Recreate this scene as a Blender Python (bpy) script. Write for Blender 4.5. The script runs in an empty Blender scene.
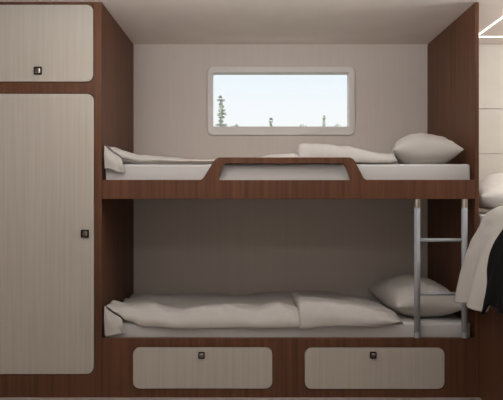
import bpy, bmesh, math, random
from mathutils import Vector, Matrix, noise
random.seed(7)
S = bpy.context.scene
C = S.collection

# ------------------------------------------------------------ camera, sky, lamps, exposure
EYE, DIST, PPM = 1.013, 2.9, 195.0            # eye height, distance to the front plane, pixels per metre there
cam_d = bpy.data.cameras.new('camera'); cam = bpy.data.objects.new('camera', cam_d); C.objects.link(cam)
cam.location = (0, -DIST, EYE); cam.rotation_euler = (math.pi/2, 0, 0)
cam_d.sensor_width = 36; cam_d.lens = 36*PPM*DIST/503.0; cam_d.clip_start = 0.02; cam_d.clip_end = 500
S.camera = cam
S.view_settings.view_transform = 'Standard'; S.view_settings.look = 'None'
S.view_settings.exposure = 0.07; S.view_settings.gamma = 1.0
S.view_settings.use_curve_mapping = False

w = bpy.data.worlds.new('sky'); S.world = w; w.use_nodes = True
nt = w.node_tree; nt.nodes.clear()
out = nt.nodes.new('ShaderNodeOutputWorld'); bg = nt.nodes.new('ShaderNodeBackground')
tc = nt.nodes.new('ShaderNodeTexCoord'); sep = nt.nodes.new('ShaderNodeSeparateXYZ')
ramp = nt.nodes.new('ShaderNodeValToRGB')
ramp.color_ramp.elements[0].position = 0.0; ramp.color_ramp.elements[0].color = (0.98, 0.96, 0.95, 1)
ramp.color_ramp.elements[1].position = 0.4; ramp.color_ramp.elements[1].color = (0.74, 0.88, 0.98, 1)
e = ramp.color_ramp.elements.new(0.15); e.color = (0.93, 0.96, 0.98, 1)
e = ramp.color_ramp.elements.new(0.2); e.color = (0.86, 0.94, 0.99, 1)
nt.links.new(tc.outputs['Generated'], sep.inputs[0]); nt.links.new(sep.outputs['Z'], ramp.inputs[0])
nt.links.new(ramp.outputs[0], bg.inputs[0]); nt.links.new(bg.outputs[0], out.inputs[0])
bg.inputs[1].default_value = 0.95

def area(name, loc, sx, sy, power, col, rot=(0, 0, 0)):
    d = bpy.data.lights.new(name, 'AREA'); d.shape = 'RECTANGLE'; d.size = sx; d.size_y = sy
    d.energy = power; d.color = col
    o = bpy.data.objects.new(name, d); C.objects.link(o); o.location = loc; o.rotation_euler = rot
    return o
WARM = (0.945, 0.97, 0.985)
R = math.radians
def point_fill(name, loc, power, col, r=.12):
    d = bpy.data.lights.new(name, 'POINT'); d.energy = power; d.color = col; d.shadow_soft_size = r
    o = bpy.data.objects.new(name, d); C.objects.link(o); o.location = loc; return o
area('ceiling_spot_bunks', (0.35, -0.42, 2.0), 1.3, 0.14, 3.6, WARM, (R(48), 0, 0))      # tilted towards the bunks
point_fill('fill_wardrobe', (-0.85, -0.9, 1.8), 8.0, WARM)  # unseen point light added to lift the door tops and ceiling
point_fill('fill_lounge', (-0.1, -1.7, 1.7), 7, WARM)  # unseen light added for the low door parts and overall ambient level
point_fill('fill_lower_bunk', (-0.5, -3.1, 1.0), 7.0, WARM)  # unseen low light added to brighten the wall behind the lower bunk
area('fill_ceiling', (0.12, -0.85, 1.70), 1.9, 0.12, 12, WARM, (R(180), 0, 0))  # unseen upward area light added to brighten the bunk ceiling
point_fill('fill_bed', (2.0, -0.15, 1.78), 18, (0.92, 0.975, 1.0))  # unseen point light added to brighten the alcove beside its LED strips
sun_d = bpy.data.lights.new('sun', 'SUN'); sun_d.energy = 3.0; sun_d.angle = R(2); sun_d.color = (1, .97, .92)
sun = bpy.data.objects.new('sun', sun_d); C.objects.link(sun); sun.rotation_euler = (R(50), 0, R(-25))

# ------------------------------------------------------------ materials
def rgb(r, g, b):
    f = lambda c: (c/255/12.92 if c/255 <= .04045 else ((c/255+.055)/1.055)**2.4)
    return (f(r), f(g), f(b), 1)
def new_mat(name, col, rough=.6, metal=0.0, spec=.3):
    m = bpy.data.materials.new(name); m.use_nodes = True
    b = m.node_tree.nodes['Principled BSDF']
    b.inputs['Base Color'].default_value = col; b.inputs['Roughness'].default_value = rough
    b.inputs['Metallic'].default_value = metal; b.inputs['Specular IOR Level'].default_value = spec
    return m
def streak(name, c1, c2, scale, rough=.5, spec=.3, detail=3, bump=0.0, lo=.3, hi=.7):
    """noise stretched along z: vertical grain"""
    m = new_mat(name, c1, rough, 0, spec); n = m.node_tree; b = n.nodes['Principled BSDF']
    t = n.nodes.new('ShaderNodeTexCoord'); mp = n.nodes.new('ShaderNodeMapping'); mp.inputs['Scale'].default_value = scale
    nz = n.nodes.new('ShaderNodeTexNoise'); nz.inputs['Scale'].default_value = 1; nz.inputs['Detail'].default_value = detail
    r = n.nodes.new('ShaderNodeValToRGB')
    r.color_ramp.elements[0].position = lo; r.color_ramp.elements[0].color = c1
    r.color_ramp.elements[1].position = hi; r.color_ramp.elements[1].color = c2
    n.links.new(t.outputs['Object'], mp.inputs[0]); n.links.new(mp.outputs[0], nz.inputs['Vector'])
    n.links.new(nz.outputs['Fac'], r.inputs[0]); n.links.new(r.outputs[0], b.inputs['Base Color'])
    if bump:
        bp = n.nodes.new('ShaderNodeBump'); bp.inputs['Strength'].default_value = bump; bp.inputs['Distance'].default_value = .002
        n.links.new(nz.outputs['Fac'], bp.inputs['Height']); n.links.new(bp.outputs[0], b.inputs['Normal'])
    return m
WOOD = streak('walnut_veneer', rgb(86, 57, 41), rgb(112, 74, 54), (48, 48, 1.2), .5, .2, 4)
LINEN = streak('pale_laminate', rgb(184, 176, 166), rgb(193, 185, 175), (80, 80, 1.8), .45, .3, 3)
WALLM = streak('wall_panel', rgb(210, 199, 190), rgb(213, 202, 193), (60, 60, 1.5), .7, .2, 2)
CEIL = streak('ceiling_panel', rgb(234, 222, 212), rgb(238, 226, 216), (6, 6, 6), .7, .2, 2)
FLOORM = streak('floor_vinyl', rgb(158, 150, 143), rgb(172, 164, 157), (3, 40, 3), .5, .3, 3)
PLASTIC = new_mat('window_plastic', rgb(226, 219, 214), .4)
CLOTH = streak('duvet_cloth', rgb(193, 187, 181), rgb(199, 193, 187), (220, 220, 220), .9, .1, 2, .15)
SHEET = streak('white_sheet', rgb(200, 197, 195), rgb(205, 202, 200), (260, 260, 260), .9, .1, 2, .1)
BEDLIN = streak('bed_linen', rgb(230, 224, 218), rgb(235, 229, 223), (200, 200, 200), .9, .1, 2, .1)
BLACK = streak('black_throw_cloth', rgb(20, 19, 20), rgb(27, 26, 27), (180, 180, 180), .95, .1, 2, .2)
GREYM = new_mat('grey_painted_metal', rgb(163, 166, 170), .65, 0, .25)
CHROME = new_mat('brushed_steel', rgb(200, 192, 180), .28, 1.0)
DARK = new_mat('dark_metal', rgb(40, 36, 36), .35, .6)
STEEL = new_mat('latch_button', rgb(150, 142, 140), .22, 1.0)
HEADB = streak('headboard_panel', rgb(214, 205, 194), rgb(220, 211, 200), (8, 8, 8), .6, .2, 2)
NEEDLE = streak('conifer_needles', rgb(190, 199, 184), rgb(212, 218, 206), (9, 9, 9), .9, .1)  # made pale to imitate outdoor haze and overexposure
BARK = streak('conifer_bark', rgb(175, 168, 160), rgb(190, 184, 178), (9, 9, 2), .9, .1)  # bark paled as well, the haze is put into its colour
GRASS = streak('meadow', rgb(112, 114, 100), rgb(135, 136, 122), (.6, .6, .6), .95, .05)
def emis(name, col, k):
    m = bpy.data.materials.new(name); m.use_nodes = True; n = m.node_tree; n.nodes.clear()
    o = n.nodes.new('ShaderNodeOutputMaterial'); e_ = n.nodes.new('ShaderNodeEmission')
    e_.inputs[0].default_value = col; e_.inputs[1].default_value = k; n.links.new(e_.outputs[0], o.inputs[0]); return m
LED = emis('led_diffuser', (1, .96, .91, 1), 4)
def glass():
    m = bpy.data.materials.new('window_glass'); m.use_nodes = True; n = m.node_tree; n.nodes.clear()
    o = n.nodes.new('ShaderNodeOutputMaterial'); mx = n.nodes.new('ShaderNodeMixShader'); mx.inputs[0].default_value = .001
    t = n.nodes.new('ShaderNodeBsdfTransparent'); g = n.nodes.new('ShaderNodeBsdfGlossy'); g.inputs['Roughness'].default_value = .02
    n.links.new(t.outputs[0], mx.inputs[1]); n.links.new(g.outputs[0], mx.inputs[2]); n.links.new(mx.outputs[0], o.inputs[0]); return m
GLASS = glass()

# ------------------------------------------------------------ helpers
def thing(name, label, cat, loc=(0, 0, 0), group=None):
    o = bpy.data.objects.new(name, None); C.objects.link(o); o.empty_display_size = .1
    o.location = loc; return tag(o, label, cat, group)
def tag(o, label, cat, group=None, kind=None):
    o['label'] = label; o['category'] = cat
    if group: o['group'] = group
    if kind: o['kind'] = kind
    return o
def origin(o):
    p = Vector((0, 0, 0))
    while o: p += o.location; o = o.parent
    return p
def obj(name, bm, mat, parent=None, smooth=False, loc=None):
    """links a bmesh (made in world coordinates) as one mesh object"""
    if parent: off = origin(parent)
    else: off = Vector(loc) if loc else Vector((0, 0, 0))
    bmesh.ops.recalc_face_normals(bm, faces=bm.faces[:])
    bmesh.ops.translate(bm, verts=bm.verts[:], vec=-off)
    me = bpy.data.meshes.new(name); bm.to_mesh(me); bm.free()
    if smooth:
        for p in me.polygons: p.use_smooth = True
    me.materials.append(mat)
    o = bpy.data.objects.new(name, me); C.objects.link(o)
    if parent: o.parent = parent
    elif loc: o.location = loc
    return o
def struct(name, bm, mat, parent=None, **k):
    o = obj(name, bm, mat, parent, **k)
    if not parent: o['kind'] = 'structure'
    return o
def box(x0, x1, y0, y1, z0, z1, bev=0.0, seg=2, bm=None):
    b = bmesh.new()
    bmesh.ops.create_cube(b, size=1)
    for v in b.verts:
        v.co = Vector((x0 if v.co.x < 0 else x1, y0 if v.co.y < 0 else y1, z0 if v.co.z < 0 else z1))
    if bev: bmesh.ops.bevel(b, geom=b.edges[:], offset=bev, segments=seg, profile=.5, affect='EDGES')
    if bm is None: return b
    me = bpy.data.meshes.new('t'); b.to_mesh(me); bm.from_mesh(me); b.free(); bpy.data.meshes.remove(me); return bm
def rrect(x0, x1, z0, z1, r, n=6):
    pts = []
    for cx, cz, a0 in ((x1-r, z1-r, 0), (x0+r, z1-r, 90), (x0+r, z0+r, 180), (x1-r, z0+r, 270)):
        for i in range(n+1):
            a = math.radians(a0+90*i/n); pts.append((cx+r*math.cos(a), cz+r*math.sin(a)))
    return pts
def round_poly(pts, n=5):
    """pts: (x, z, radius) corners -> polyline with rounded corners"""
    res = []; N = len(pts)
    for i, (x, z, r) in enumerate(pts):
        p = Vector((x, z)); a = Vector(pts[i-1][:2]); b = Vector(pts[(i+1) % N][:2])
        if r <= 0: res.append((x, z)); continue
        da = (a-p).normalized(); db = (b-p).normalized(); ang = da.angle(db); d = r/math.tan(ang/2)
        s, t = p+da*d, p+db*d
        for k in range(n+1):
            u = k/n; q = s*(1-u)**2+p*2*u*(1-u)+t*u*u; res.append((q.x, q.y))
    return res
def prism(outer, y0, y1, holes=(), bev=0.0, bm=None):
    """extrudes an x-z outline (with holes) from y0 to y1"""
    b = bm or bmesh.new(); loops = []
    edges = []
    for pl in [outer]+list(holes):
        vs = [b.verts.new((x, y0, z)) for x, z in pl]
        edges += [b.edges.new((vs[i], vs[(i+1) % len(vs)])) for i in range(len(vs))]
    r = bmesh.ops.triangle_fill(b, edges=edges, use_beauty=True, use_dissolve=False)
    fs = [g for g in r['geom'] if isinstance(g, bmesh.types.BMFace)]
    ex = bmesh.ops.extrude_face_region(b, geom=fs, use_keep_orig=True)
    for v in [g for g in ex['geom'] if isinstance(g, bmesh.types.BMVert)]: v.co.y = y1
    if bev:
        bmesh.ops.recalc_face_normals(b, faces=b.faces[:])
        ee = [e for e in b.edges if len(e.link_faces) == 2 and abs(e.verts[0].co.y-y0) < 1e-6 and abs(e.verts[1].co.y-y0) < 1e-6 and e.calc_face_angle(0) > 1]
        bmesh.ops.bevel(b, geom=ee, offset=bev, segments=2, profile=.5, affect='EDGES')
    return b
def tube(p0, p1, r, n=20, bm=None, bev=0.0):
    b = bm or bmesh.new(); p0, p1 = Vector(p0), Vector(p1); d = (p1-p0)
    q = d.to_track_quat('Z', 'Y').to_matrix().to_4x4(); L = d.length
    prof = [(r-bev, 0), (r, bev), (r, L-bev), (r-bev, L)] if bev else [(r, 0), (r, L)]
    rings = [[b.verts.new(p0 + (q @ Vector((rr*math.cos(2*math.pi*i/n), rr*math.sin(2*math.pi*i/n), h)))) for i in range(n)] for rr, h in prof]
    for k in range(len(rings)-1):
        for i in range(n): b.faces.new((rings[k][i], rings[k][(i+1) % n], rings[k+1][(i+1) % n], rings[k+1][i]))
    b.faces.new(rings[0]); b.faces.new(rings[-1]); return b
def lerp_table(tab, x):
    if x <= tab[0][0]: return tab[0][1]
    for (a, va), (b_, vb) in zip(tab, tab[1:]):
        if x <= b_:
            t = (x-a)/(b_-a); t = t*t*(3-2*t); return va+(vb-va)*t
    return tab[-1][1]
def nz(x, y, z=0): return noise.noise(Vector((x, y, z)))
def copy_tree(o, parent=None):
    c = o.copy(); C.objects.link(c)
    if parent: c.parent = parent
    for ch in list(o.children): copy_tree(ch, c)
    return c

BACK = 0.79; TOP = 2.03
XL, XR, XP = -0.769, 1.147, 1.167                    # bunk niche left and right faces, outer face of end panel

# ------------------------------------------------------------ the setting
struct('floor', box(-2.0, 2.75, -3.6, BACK+.06, -.05, 0), FLOORM)
struct('ceiling', box(-2.0, 2.75, -3.6, BACK+.06, TOP, TOP+.05), CEIL)
wx0, wx1, wz0, wz1 = -0.262, 0.652, 1.462, 1.862       # hole cut for the window
struct('wall_back', prism([(-2.0, 0), (2.75, 0), (2.75, TOP), (-2.0, TOP)], BACK, BACK+.06, [rrect(wx0, wx1, wz0, wz1, .02)]), WALLM)
struct('wall_left', box(-2.06, -2.0, -3.6, BACK+.06, 0, TOP), WALLM)
struct('wall_right', box(2.75, 2.81, -3.6, BACK+.06, 0, TOP), WALLM)
struct('wall_front', box(-2.0, 2.75, -3.66, -3.6, 0, TOP), WALLM)
# window: rounded moulded frame, inner reveal, pane
wroot = tag(bpy.data.objects.new('window_1', None), 'wide low caravan window with rounded pale plastic frame above upper bunk', 'window', None, 'structure')
C.objects.link(wroot); wroot.location = (.195, BACK, 1.66)
fr = prism(rrect(-.288, .674, 1.434, 1.882, .036), BACK-.014, BACK-.0005, [rrect(-.2525, .633, 1.492, 1.842, .008)], .006)
prism(rrect(-.2615, .6515, 1.4625, 1.8615, .019), BACK-.0005, BACK+.058, [rrect(-.2525, .633, 1.492, 1.842, .008)], 0, fr)
obj('frame', fr, PLASTIC, wroot)
obj('pane', prism(rrect(-.252, .6325, 1.4925, 1.8415, .006), BACK+.04, BACK+.044), GLASS, wroot)

# ------------------------------------------------------------ wardrobe at the left
wd = thing('wardrobe', 'tall built-in walnut wardrobe with two pale rounded doors at the left', 'wardrobe', (-1.3, .4, 0))
door_hi = rrect(-1.70, -.8115, 1.6195, 2.0145, .034); door_lo = rrect(-1.70, -.8085, .1205, 1.5575, .036)
grow = lambda x0, x1, z0, z1, r, g=.003: rrect(x0-g, x1+g, z0-g, z1+g, r+g)
obj('face_frame', prism([(-1.9, 0), (XL, 0), (XL, TOP-.002), (-1.9, TOP-.002)], 0, .022,
    [grow(-1.70, -.8115, 1.6195, 2.0145, .034), grow(-1.70, -.8085, .1205, 1.5575, .036)], .0015), WOOD, wd)
cb = box(-1.9, -1.88, .022, BACK-.002, 0, TOP-.002); box(XL-.02, XL, .022, BACK-.002, 0, TOP-.002, bm=cb)
box(-1.88, XL-.02, BACK-.02, BACK-.002, 0, TOP-.002, bm=cb); box(-1.88, XL-.02, .022, BACK-.02, .06, .08, bm=cb)
box(-1.88, XL-.02, .022, BACK-.02, 1.58, 1.6, bm=cb); box(-1.88, XL-.02, .022, BACK-.02, TOP-.022, TOP-.002, bm=cb)
obj('carcass', cb, WOOD, wd)
def latch(parent, x, z, y, side, s=.0205):
    """square push-button latch: dark bezel, bright button with a pull lip"""
    b = prism(rrect(x-s, x+s, z-s, z+s, .005), y-.008, y-.0003, [rrect(x-s*.68, x+s*.68, z-s*.68, z+s*.68, .003)], .0015)
    h = obj('latch', b, DARK, parent); h['label'] = 'square dark metal push latch'
    t = s*.64
    obj('latch_plate', prism(rrect(x-t, x+t, z-t, z+t, .003), y-.004, y-.0005, bev=.001), STEEL, h)
    if side == 'right': q = box(x+t*.35, x+t*.95, y-.012, y-.004, z-t*.9, z+t*.9, .002)
    else: q = box(x-t*.9, x+t*.9, y-.012, y-.004, z+t*.3, z+t*.95, .002)
    obj('latch_lip', q, CHROME, h)
for nm, pl, lx, lz in (('upper_door', door_hi, (38.3-251.5)/PPM, EYE+(200-71)/PPM), ('lower_door', door_lo, (85.3-251.5)/PPM, EYE+(200-233.5)/PPM)):
    d = obj(nm, prism(pl, -.003, .02, bev=.0025), LINEN, wd)
    d['label'] = 'pale streaked laminate door with rounded corners'
    latch(d, lx, lz, -.003, 'right')

# ------------------------------------------------------------ end panel between bunks and bed
ep = obj('end_panel', box(XR, XP, 0, BACK-.002, 0, TOP-.002, .002), WOOD, None, loc=((XR+XP)/2, .4, 0))
ep.data.transform(Matrix.Identity(4))
tag(ep, 'full-height walnut partition panel at the right end of the bunks', 'panel')

# ------------------------------------------------------------ upper bunk
ub = thing('upper_bunk', 'walnut upper bunk platform with raised trapezoid guard rail', 'bunk', (.19, .4, 1.018))
X = lambda px, s=PPM: (px-251.5)/s
Z = lambda py, s=PPM: EYE+(200-py)/s
zr0, zr1, zg = 1.018, 1.1165, Z(157.4)
outl = round_poly([(XL+.001, zr0, 0), (XR-.001, zr0, 0), (XR-.001, zr1, 0), (X(364.5), zr1, .03), (X(353.2), zg, .04), (X(216.2), zg, .04), (X(202), zr1, .03), (XL+.001, zr1, 0)])
hole = round_poly([(X(218.2), zr1-.001, .006), (X(351), zr1-.001, .006), (X(344.5), Z(163.5), .03), (X(223.8), Z(163.5), .03)])
obj('guard_rail', prism(outl, 0, .026, [hole], .002), WOOD, ub)
obj('platform', box(XL+.001, XR-.001, .026, BACK-.002, 1.03, 1.075), WOOD, ub)

# ------------------------------------------------------------ lower bunk base with two flap doors
lb = thing('lower_bunk_base', 'walnut storage base under the lower mattress with two pale flap doors', 'cabinet', (.19, .4, 0))
zb = .3035
d1 = (X(133), X(272.4), Z(388.6), Z(347.6), .036); d2 = (X(304.8), X(444.6), Z(389), Z(347.8), .036)
obj('face_frame', prism([(XL+.001, .0), (XR-.001, .0), (XR-.001, zb), (XL+.001, zb)], 0, .022, [grow(*d1), grow(*d2)], .0015), WOOD, lb)
cb = box(XL+.001, XR-.001, .022, BACK-.002, .24, .26); box(XL+.001, XR-.001, BACK-.022, BACK-.002, 0, .24, bm=cb)
for xx in (XL+.001, (X(272.4)+X(304.8))/2-.01, XR-.021): box(xx, xx+.02, .022, BACK-.022, 0, .24, bm=cb)
box(XL+.021, XR-.021, .024, BACK-.022, .01, .025, bm=cb)
obj('carcass', cb, WOOD, lb)
for dd, lx, lz in ((d1, X(201.6), Z(355)), (d2, X(373), Z(354.8))):
    d = obj('flap_door', prism(rrect(*dd), -.003, .02, bev=.0025), LINEN, lb)
    d['label'] = 'pale streaked laminate flap door with rounded corners'
    latch(d, lx, lz, -.003, 'top', .017)

# ------------------------------------------------------------ ladder
lad = thing('ladder', 'grey tubular metal ladder between lower and upper bunk', 'ladder', (.971, .012, zb))
for px in (417.9, 465.4):
    x = X(px)
    st = obj('stile', tube((x, .012, zb+.0005), (x, .012, zr0-.0425), .0152, 24), GREYM, lad, True)
    obj('collar', tube((x, .012, zr0-.045), (x, .012, zr0-.0005), .0165, 24, bev=.002), CHROME, st, False)
    obj('foot', tube((x, .012, zb+.0005), (x, .012, zb+.03), .0162, 24, bev=.002), GREYM, st, False)
for py in (240.3, 294):
    obj('rung', tube((X(418.5), .012, Z(py)), (X(465), .012, Z(py)), .0095, 16), GREYM, lad, True)

# ------------------------------------------------------------ bedding of the bunks
MT = .115                                            # mattress thickness
def mattress(base, label):
    b = box(XL+.009, XR-.007, .034, BACK-.006, base, base+MT, .016, 4)
    o = obj('mattress', b, SHEET, None, True, ((XL+XR)/2, .4, base)); tag(o, label, 'mattress', 'bunk mattresses'); return o
mattress(1.085, 'white sheeted mattress on the upper bunk platform')
mattress(.26, 'white sheeted mattress on the lower bunk base')
M_UP, M_LO = 1.085+MT, .26+MT

def loft(xs, section, bm=None, cap=True):
    """closed loops of (y, z) for each x"""
    b = bm or bmesh.new(); rings = []
    for x in xs: rings.append([b.verts.new(p) for p in section(x)])
    n = len(rings[0])
    for k in range(len(rings)-1):
        for i in range(n): b.faces.new((rings[k][i], rings[k][(i+1) % n], rings[k+1][(i+1) % n], rings[k+1][i]))
    if cap: b.faces.new(rings[0]); b.faces.new(rings[-1])
    return b
def catmull(pts, n):
    """open Catmull-Rom through pts, n samples per span"""
    P = [Vector(p) for p in pts]; P = [P[0]*2-P[1]]+P+[P[-1]*2-P[-2]]; res = []
    for i in range(1, len(P)-2):
        for k in range(n):
            t = k/n; a, b_, c, d = P[i-1], P[i], P[i+1], P[i+2]
            res.append(.5*((2*b_)+(c-a)*t+(2*a-5*b_+4*c-d)*t*t+(3*b_-a-3*c+d)*t**3))
    res.append(P[-2]); return res
def wrinkle(x, y, k):
    return .008*nz(x*5+k, y*7, k)+.008*(abs(nz(x*9+y*7, y*8-x*3, k+3))-.25)+.004*(abs(nz(x*22-y*10, y*20+x*9, k+5))-.25)
RIDGE = {'up': [(-.75, .100), (-.68, .078), (-.6, .056), (-.5, .042), (-.27, .029), (0, .032), (.12, .05), (.23, .066), (.35, .06), (.7, .03)],
         'low': [(-.75, .094), (-.66, .078), (-.55, .078), (-.40, .050), (-.24, .076), (-.10, .074), (.03, .052), (.15, .08), (.25, .066), (.35, .06), (.7, .03)]}
HEM = {'up': [(-.75, .088), (-.71, .048), (-.66, .018), (-.58, .004), (0, .0), (.7, .0)],
       'low': [(-.75, .078), (-.70, .045), (-.64, .005), (-.55, -.022), (-.3, -.03), (0, -.028), (.7, -.02)]}
def duvet(base, dx, label, kind):
    root = thing('duvet', label, 'duvet', (-.0+dx, .4, base), 'duvets on the bunks')
    z0 = base+.001
    def sec(x):
        r = lerp_table(RIDGE[kind], x)+.006*nz(x*4, 1.7); h = lerp_table(HEM[kind], x)+.004*nz(x*9, 8.1)
        bk = (.032 if kind == 'up' else .045)+.006*nz(x*3, 5)
        vl = (.004 if kind == 'up' else .022)+.008*nz(x*3.5, 6.4)
        f = .034+.003*nz(x*6, 3.3) if kind == 'up' else (.02 if h > -.004 else .013)+.005*nz(x*6, 3.3)
        top = catmull([(f+.014, h), (f, h+.010), (f+.004, h+(r-h)*.45+.004), (f+.05, r-.004), (f+.10, r), (.19, r*.9), (.28, max((r+bk)/2-vl, .012)), (.55, bk), (.72, bk-.006), (.755, .02), (.757, .001)], 6)
        loop = []
        for q in top:
            m = max(0, min(1, (q.y)/.03))
            wv = wrinkle(x, q.x, 0)*(1 if kind == 'up' else 1.7)
            if kind == 'low': wv += .012*nz(x*6+q.x*9, q.x*3-x*2, 11)*min(1, q.x/.1)
            loop.append(Vector((x+dx, q.x-.5*wv*(1 if q.x < .12 else 0), z0+(q.y if q.x < .036 else max(q.y+wv*m, .0)))))
        # inner face of the cloth
        for yy, zz in ((.7, .0), (.4, .0), (.1, .0), (.045, max(h-.004, .0)), (.036, max(h, .002))): loop.append(Vector((x+dx, yy, z0+max(zz, 0))))
        return loop
    n = 74; xs = [-.752+(.30+.752)*i/n for i in range(n+1)]
    cover = obj('cover', loft(xs, sec), CLOTH, root, True)
    # turned-back end lying over the cover
    xe = .768 if kind == 'up' else .79
    FR = ([(.246, .104), (.27, .118), (.36, .113), (.5, .096), (.62, .078), (.7, .066), (.76, .063), (.783, .055), (.79, .034)] if kind == 'up' else
          [(.246, .098), (.27, .112), (.36, .106), (.5, .09), (.62, .074), (.7, .058), (.75, .038), (.79, .012)])
    def sec2(x):
        u = (x-.246)/(xe-.246)
        r = lerp_table(FR, .246+.544*u)+.004*nz(x*8, 2.2)
        h = (.002 if kind == 'up' else -.026+.018*u)+.004*max(0, u-.8)/.2
        f = (.036 if kind == 'up' else .008)+.012*max(nz(x*7, 9.3), -.3)+.012*max(0, (u-.85)/.15)
        bk = max(r*.62, .01); yb = .74-.1*max(0, (u-.6)/.4)
        top = catmull([(f+.016, h+.002), (f, h+.010), (f+.003, h+(r-h)*.5), (f+.035, r-.008), (f+.09, r), (.3, r*.82), (.5, bk), (yb-.03, bk-.006), (yb, .012), (yb+.002, .003)], 6)
        loop = []
        for q in top:
            wv = 1.25*wrinkle(x*1.1, q.x, 4)*min(1, max(0, (r)/.05))
            sq = .007*math.sin(q.x*34+x*21)*max(0, u-.45)+.006*math.sin(x*75+q.x*12)*max(0, u-.6)
            loop.append(Vector((x+dx+.022*nz(q.x*8, u*3, 7)*max(0, u-.6)/.4+.006*nz(q.x*10, 4.0), q.x-.5*wv*(1 if q.x < .1 else 0), z0+max(q.y+wv+sq, -.03 if q.x < .034 else .002))))
        for yy, zz in ((yb-.1, .003), (.4, .003), (.1, .003), (.04, .002)): loop.append(Vector((x+dx, yy, z0+zz)))
        return loop
    xs = [.246+.001]+[.246+(xe-.246)*((i/44)) for i in range(1, 45)]
    fl = loft(xs, sec2)
    f = obj('turned_back_end', fl, CLOTH, root, True); f['label'] = 'thick turned-back end of the duvet'
    # corner hanging down over the mattress at the left
    g = bmesh.new(); rows = []
    nu, nv = 12, 12
    for j in range(nv+1):
        v = j/nv; row = []
        for i in range(nu+1):
            u = i/nu
            zt = .096-.075*u**.8; zbm = (-.030-.016*u if kind == 'up' else -.066+.018*u)+.006*math.sin(u*7)*(kind == 'up')
            x = -.7575+(.088+.014*v)*u+.004*v; z = zt+(zbm-zt)*v
            y = .019-.006*math.sin(math.pi*min(1, v*1.1))-.006*math.sin(u*math.pi*1.6+.4)-.004*v+.004*nz(u*4, v*3, 2)
            row.append(g.verts.new((x+dx, y, z0+z)))
        rows.append(row)
    for j in range(nv):
        for i in range(nu): g.faces.new((rows[j][i], rows[j][i+1], rows[j+1][i+1], rows[j+1][i]))
    c = obj('hanging_corner', g, CLOTH, root, True)
    so = c.modifiers.new('thickness', 'SOLIDIFY'); so.thickness = .010; so.offset = 1
    sb = c.modifiers.new('smooth', 'SUBSURF'); sb.levels = 1; sb.render_levels = 1
    return root
duvet(M_UP, -.0, 'cream duvet lying on the upper bunk, behind the guard rail', 'up')
duvet(M_LO, .0, 'cream duvet lying on the lower bunk, above the flap doors', 'low')

def pillow_mesh(L, W, H, k, name, mat, pinch=.10, seg=36, taper=0.0):
    b = bmesh.new(); grids = []
    for sgn in (1, -1):
        g = []
        for j in range(seg+1):
            row = []
            for i in range(seg+1):
                u = -1+2*i/seg; v = -1+2*j/seg
                if sgn < 0 and (i in (0, seg) or j in (0, seg)): row.append(grids[0][j][i]); continue
                uu = math.sin(u*math.pi/2); vv = math.sin(v*math.pi/2)
                px = uu*W/2*(1-pinch*(1-vv*vv)*abs(uu)**2); py = vv*L/2*(1-pinch*.8*(1-uu*uu)*abs(vv)**2)
                px *= 1-taper*(vv+1)/2
                t = (max(0, (1-uu**2))*max(0, (1-vv**2)))**.46
                edge = min(1, (1-max(abs(uu), abs(vv)))*6)
                wv = edge*(.014*nz(px*9+k, py*9, k)+.010*(abs(nz(px*17+py*6, py*13, k+2))-.25)+.004*nz(px*34, py*26, k+4))
                z = sgn*H/2*t*(.92 if sgn < 0 else 1)+wv*(1 if sgn > 0 else .2)
                if sgn < 0: z = max(z, -H*.34)
                row.append(b.verts.new((px, py, z)))
            g.append(row)
        grids.append(g)
        for j in range(seg):
            for i in range(seg):
                f = (g[j][i], g[j][i+1], g[j+1][i+1], g[j+1][i])
                try: b.faces.new(f if sgn > 0 else f[::-1])
                except ValueError: pass
    bmesh.ops.recalc_face_normals(b, faces=b.faces[:])
    me = bpy.data.meshes.new(name); b.to_mesh(me); b.free()
    for p in me.polygons: p.use_smooth = True
    me.materials.append(mat); return me
def pillow(base, label, L, W, x, y, rz, k, tp=0.0):
    o = bpy.data.objects.new('pillow', pillow_mesh(L, W, .222, k, 'pillow', CLOTH, taper=tp)); C.objects.link(o)
    o.location = (x, y, base+.34*.222+.002); o.rotation_euler = (0, 0, R(rz))
    tag(o, label, 'pillow', 'bunk pillows'); return o
pillow(M_UP, 'plump cream pillow at the right end of the upper bunk', .46, .366, .946, .30, -4, 1.0, .26)
pillow(M_LO, 'plump cream pillow behind the ladder on the lower bunk', .66, .38, .94, .385, 2, 2.3)

# ------------------------------------------------------------ double bed beyond the end panel
BX0, BX1, BY0, BY1 = XP+.002, 2.6, -1.25, BACK-.03
bb = thing('bed_base', 'walnut base side of the raised bed right of the bunks', 'bed', (1.9, -.2, 0))
obj('side_panel', box(BX0, BX0+.02, BY0, BY1, 0, .76, .002), WOOD, bb)
cb = box(BX0+.02, BX1, BY0+.02, BY1, .74, .76); box(BX0+.02, BX1, BY0, BY0+.02, 0, .76, bm=cb)
obj('platform', cb, WOOD, bb)
mb = obj('mattress', box(BX0+.008, BX1, BY0+.02, BY1, .762, .936, .01, 3), SHEET, None, True, (1.9, -.2, .762))
tag(mb, 'white mattress of the raised bed beside the walnut partition', 'mattress')
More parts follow.
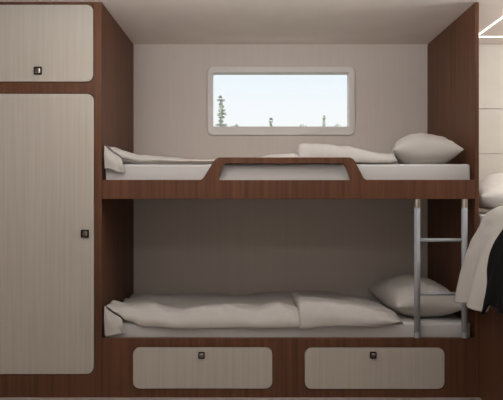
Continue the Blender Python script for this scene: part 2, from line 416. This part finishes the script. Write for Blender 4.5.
# cover hanging over the side
def drape_xz(s):
    """path across the bed: s=0 at the hem, growing up and over the edge on to the top"""
    return None
DR = catmull([(1.028, .507), (1.036, .56), (1.062, .684), (1.10, .79), (1.14, .865), (1.172, .925), (1.215, .962), (1.30, .985), (1.5, .99), (1.9, .985), (2.45, .985)], 6)
def bedcover(name, y0, y1, ny, mat, lift, hem_fn, edge_fn, label, cat, wr):
    g = bmesh.new(); rows = []
    for j in range(ny+1):
        y = y1+(y0-y1)*j/ny; row = []
        for i, q in enumerate(DR):
            down = max(0, min(1, (.93-q.y)/.42))
            yy = y+edge_fn(q.y)*(1-j/ny)
            fold = down*(.020*math.sin(yy*17+.8)+.012*math.sin(yy*31+2+q.y*4))*wr+.008*nz(q.x*7, yy*7, 3)+.004*nz(q.y*18, yy*18, 9)
            nx = -1 if q.y < .94 else 0
            x = q.x-(fold if nx else 0)+ (-lift if q.y < .97 else 0)*(.6+.4*down); z = q.y+(fold*.6 if not nx else 0)+(lift if q.y > .9 else 0)
            z += hem_fn(yy)*down
            row.append(g.verts.new((x, yy, z)))
        rows.append(row)
    for j in range(ny):
        for i in range(len(DR)-1): g.faces.new((rows[j][i], rows[j][i+1], rows[j+1][i+1], rows[j+1][i]))
    o = obj(name, g, mat, None, True, (1.9, (y0+y1)/2, .97)); tag(o, label, cat)
    so = o.modifiers.new('thickness', 'SOLIDIFY'); so.thickness = .012; so.offset = 0
    sb = o.modifiers.new('smooth', 'SUBSURF'); sb.levels = 1; sb.render_levels = 1
    return o
bedcover('bedspread', -1.2, -.05, 60, CLOTH, 0, lambda y: .006*math.sin(y*22)+lerp_table([(-.50, .11), (-.40, .012), (-.3, .010), (-.12, .002), (-.035, -.004)], y), lambda z: 0, 'cream bedspread hanging over the side of the raised bed', 'bedspread', 1)
bedcover('throw_blanket', -1.0, -.40, 34, BLACK, .024, lambda y: .004*math.sin(y*26+1)+.06*max(0, min(1, (-.43-y)/.07)), lambda z: .05*max(0, (z-.65)/.3)-.02*math.sin(z*14), 'black throw blanket draped over the cream bedspread at the right', 'blanket', 1.0)
# pillow and headboard
pm2 = pillow_mesh(.74, .54, .25, 5.0, 'bed_pillow', BEDLIN)
bp = bpy.data.objects.new('pillow', pm2); C.objects.link(bp)
bp.location = (1.60, .40, 1.046)
bp.rotation_euler = (0, math.radians(-3), math.radians(90))
tag(bp, 'large white pillow on the raised bed against its pale headboard', 'pillow')
hb = thing('headboard', 'pale beige panelled headboard behind the raised bed', 'headboard', (1.9, BACK, .8))
for z0_, z1_ in ((.80, 1.311), (1.315, 1.601), (1.610, TOP-.006)):
    obj('panel', box(XP+.003, 2.7, BACK-.006, BACK-.001, z0_, z1_, .001), HEADB, hb)
# LED strips in the ceiling over the bed
ls = thing('led_strip_light', 'thin white LED strip lines recessed in the ceiling over the raised bed', 'light', (1.394, .62, TOP))
obj('strip', box(1.391, 1.399, -1.1, .624, TOP-.004, TOP-.0005), LED, ls)
obj('strip', box(1.399, 2.5, .614, .624, TOP-.004, TOP-.0005), LED, ls)

# ------------------------------------------------------------ outside
gm = bmesh.new(); bmesh.ops.create_grid(gm, x_segments=24, y_segments=24, size=60)
for v in gm.verts: v.co = Vector((v.co.x, v.co.y+62, -.7+.15*nz(v.co.x*.1, v.co.y*.1)))
struct('ground', gm, GRASS)
def conifer(px, py, D, wpx, label, seed, gap):
    random.seed(seed); s = PPM*DIST/D
    x, y, zt = (px-251.5)/s, D-DIST, EYE+(200-py)/s
    r = wpx/2/s; zb_ = -.75; t = thing('conifer_tree', label, 'tree', (x, y, zb_), 'trees outside the window')
    tr = tube((x, y, zb_), (x, y, zt-.1), .035*r/.28+.01, 8); obj('trunk', tr, BARK, t)
    b = bmesh.new(); Hh = zt-zb_; z = zt-.02; k = 0
    def spray(p, d, L, wd_):
        sd = d.cross(Vector((0, 0, 1))).normalized()
        for _ in range(int(16*gap)):
            f = random.uniform(.1, 1); c = p+d*L*f+Vector((0, 0, -.18*L*f*f)); h = wd_*(1.15-f)
            c += sd*random.uniform(-h, h)+Vector((0, 0, random.uniform(-.03, .03)))
            e1 = (d+sd*random.uniform(-1, 1)+Vector((0, 0, random.uniform(-.5, .5)))).normalized()*max(L*.3, .06)
            e2 = e1.cross(Vector((random.uniform(-1, 1), random.uniform(-1, 1), random.uniform(-1, 1)))).normalized()*max(L*.12, .02)
            b.faces.new([b.verts.new(c-e2), b.verts.new(c+e1*.6-e2*.5), b.verts.new(c+e1), b.verts.new(c+e2)])
    while z > zb_+.9:
        f = (zt-z)/Hh; L = r*min(1.1, .3+f*5.0)*(.75+.5*random.random())*(.5 if int(k/2) % 2 else 1.1)
        for q in range(5):
            a = random.uniform(0, 6.283); d = Vector((math.cos(a), math.sin(a), random.uniform(-.05, .3))).normalized()
            spray(Vector((x, y, z)), d, L*random.uniform(.6, 1.1), L*.3)
        z -= random.uniform(.09, .15)*(r/.3)**.3; k += 1
    obj('foliage', b, NEEDLE, t)
conifer(221.3, 96.5, 20, 15, 'tallest conifer outside, at the left of the window', 3, 1.5)
conifer(270.8, 118.5, 24, 8, 'short conifer outside, left of the middle of the window', 5, 1.5)
conifer(324, 116, 26, 4.5, 'very thin tree outside, towards the right of the window', 8, .7)
def shrub(px, py, D, wpx, label, seed):
    random.seed(seed); s = PPM*DIST/D; x, y, zt = (px-251.5)/s, D-DIST, EYE+(200-py)/s; r = wpx/2/s
    t = thing('broadleaf_tree', label, 'tree', (x, y, -.75), 'trees outside the window')
    obj('trunk', tube((x, y, -.75), (x, y, zt-r*.8), .05, 8), BARK, t)
    b = bmesh.new()
    for _ in range(700):
        d = Vector((random.gauss(0, 1), random.gauss(0, 1), random.gauss(0, 1))).normalized()*random.uniform(.5, 1)
        d.z *= 1.6
        c = Vector((x, y, zt-r*1.6))+d*r*(1+.3*nz(d.x*2, d.y*2, seed))
        e1 = Vector((random.uniform(-1, 1), random.uniform(-1, 1), random.uniform(-1, 1))).normalized()*.09; e2 = e1.orthogonal().normalized()*.05
        b.faces.new([b.verts.new(c-e1), b.verts.new(c+e2), b.verts.new(c+e1), b.verts.new(c-e2)])
    obj('foliage', b, NEEDLE, t)
shrub(303, 124.8, 25, 9, 'round treetop just showing over the middle of the window sill', 11)
shrub(337.5, 124.6, 25, 8, 'round treetop just showing at the right end of the window sill', 12)
shrub(235, 125, 23, 12, 'low treetop just right of the tallest conifer', 13)
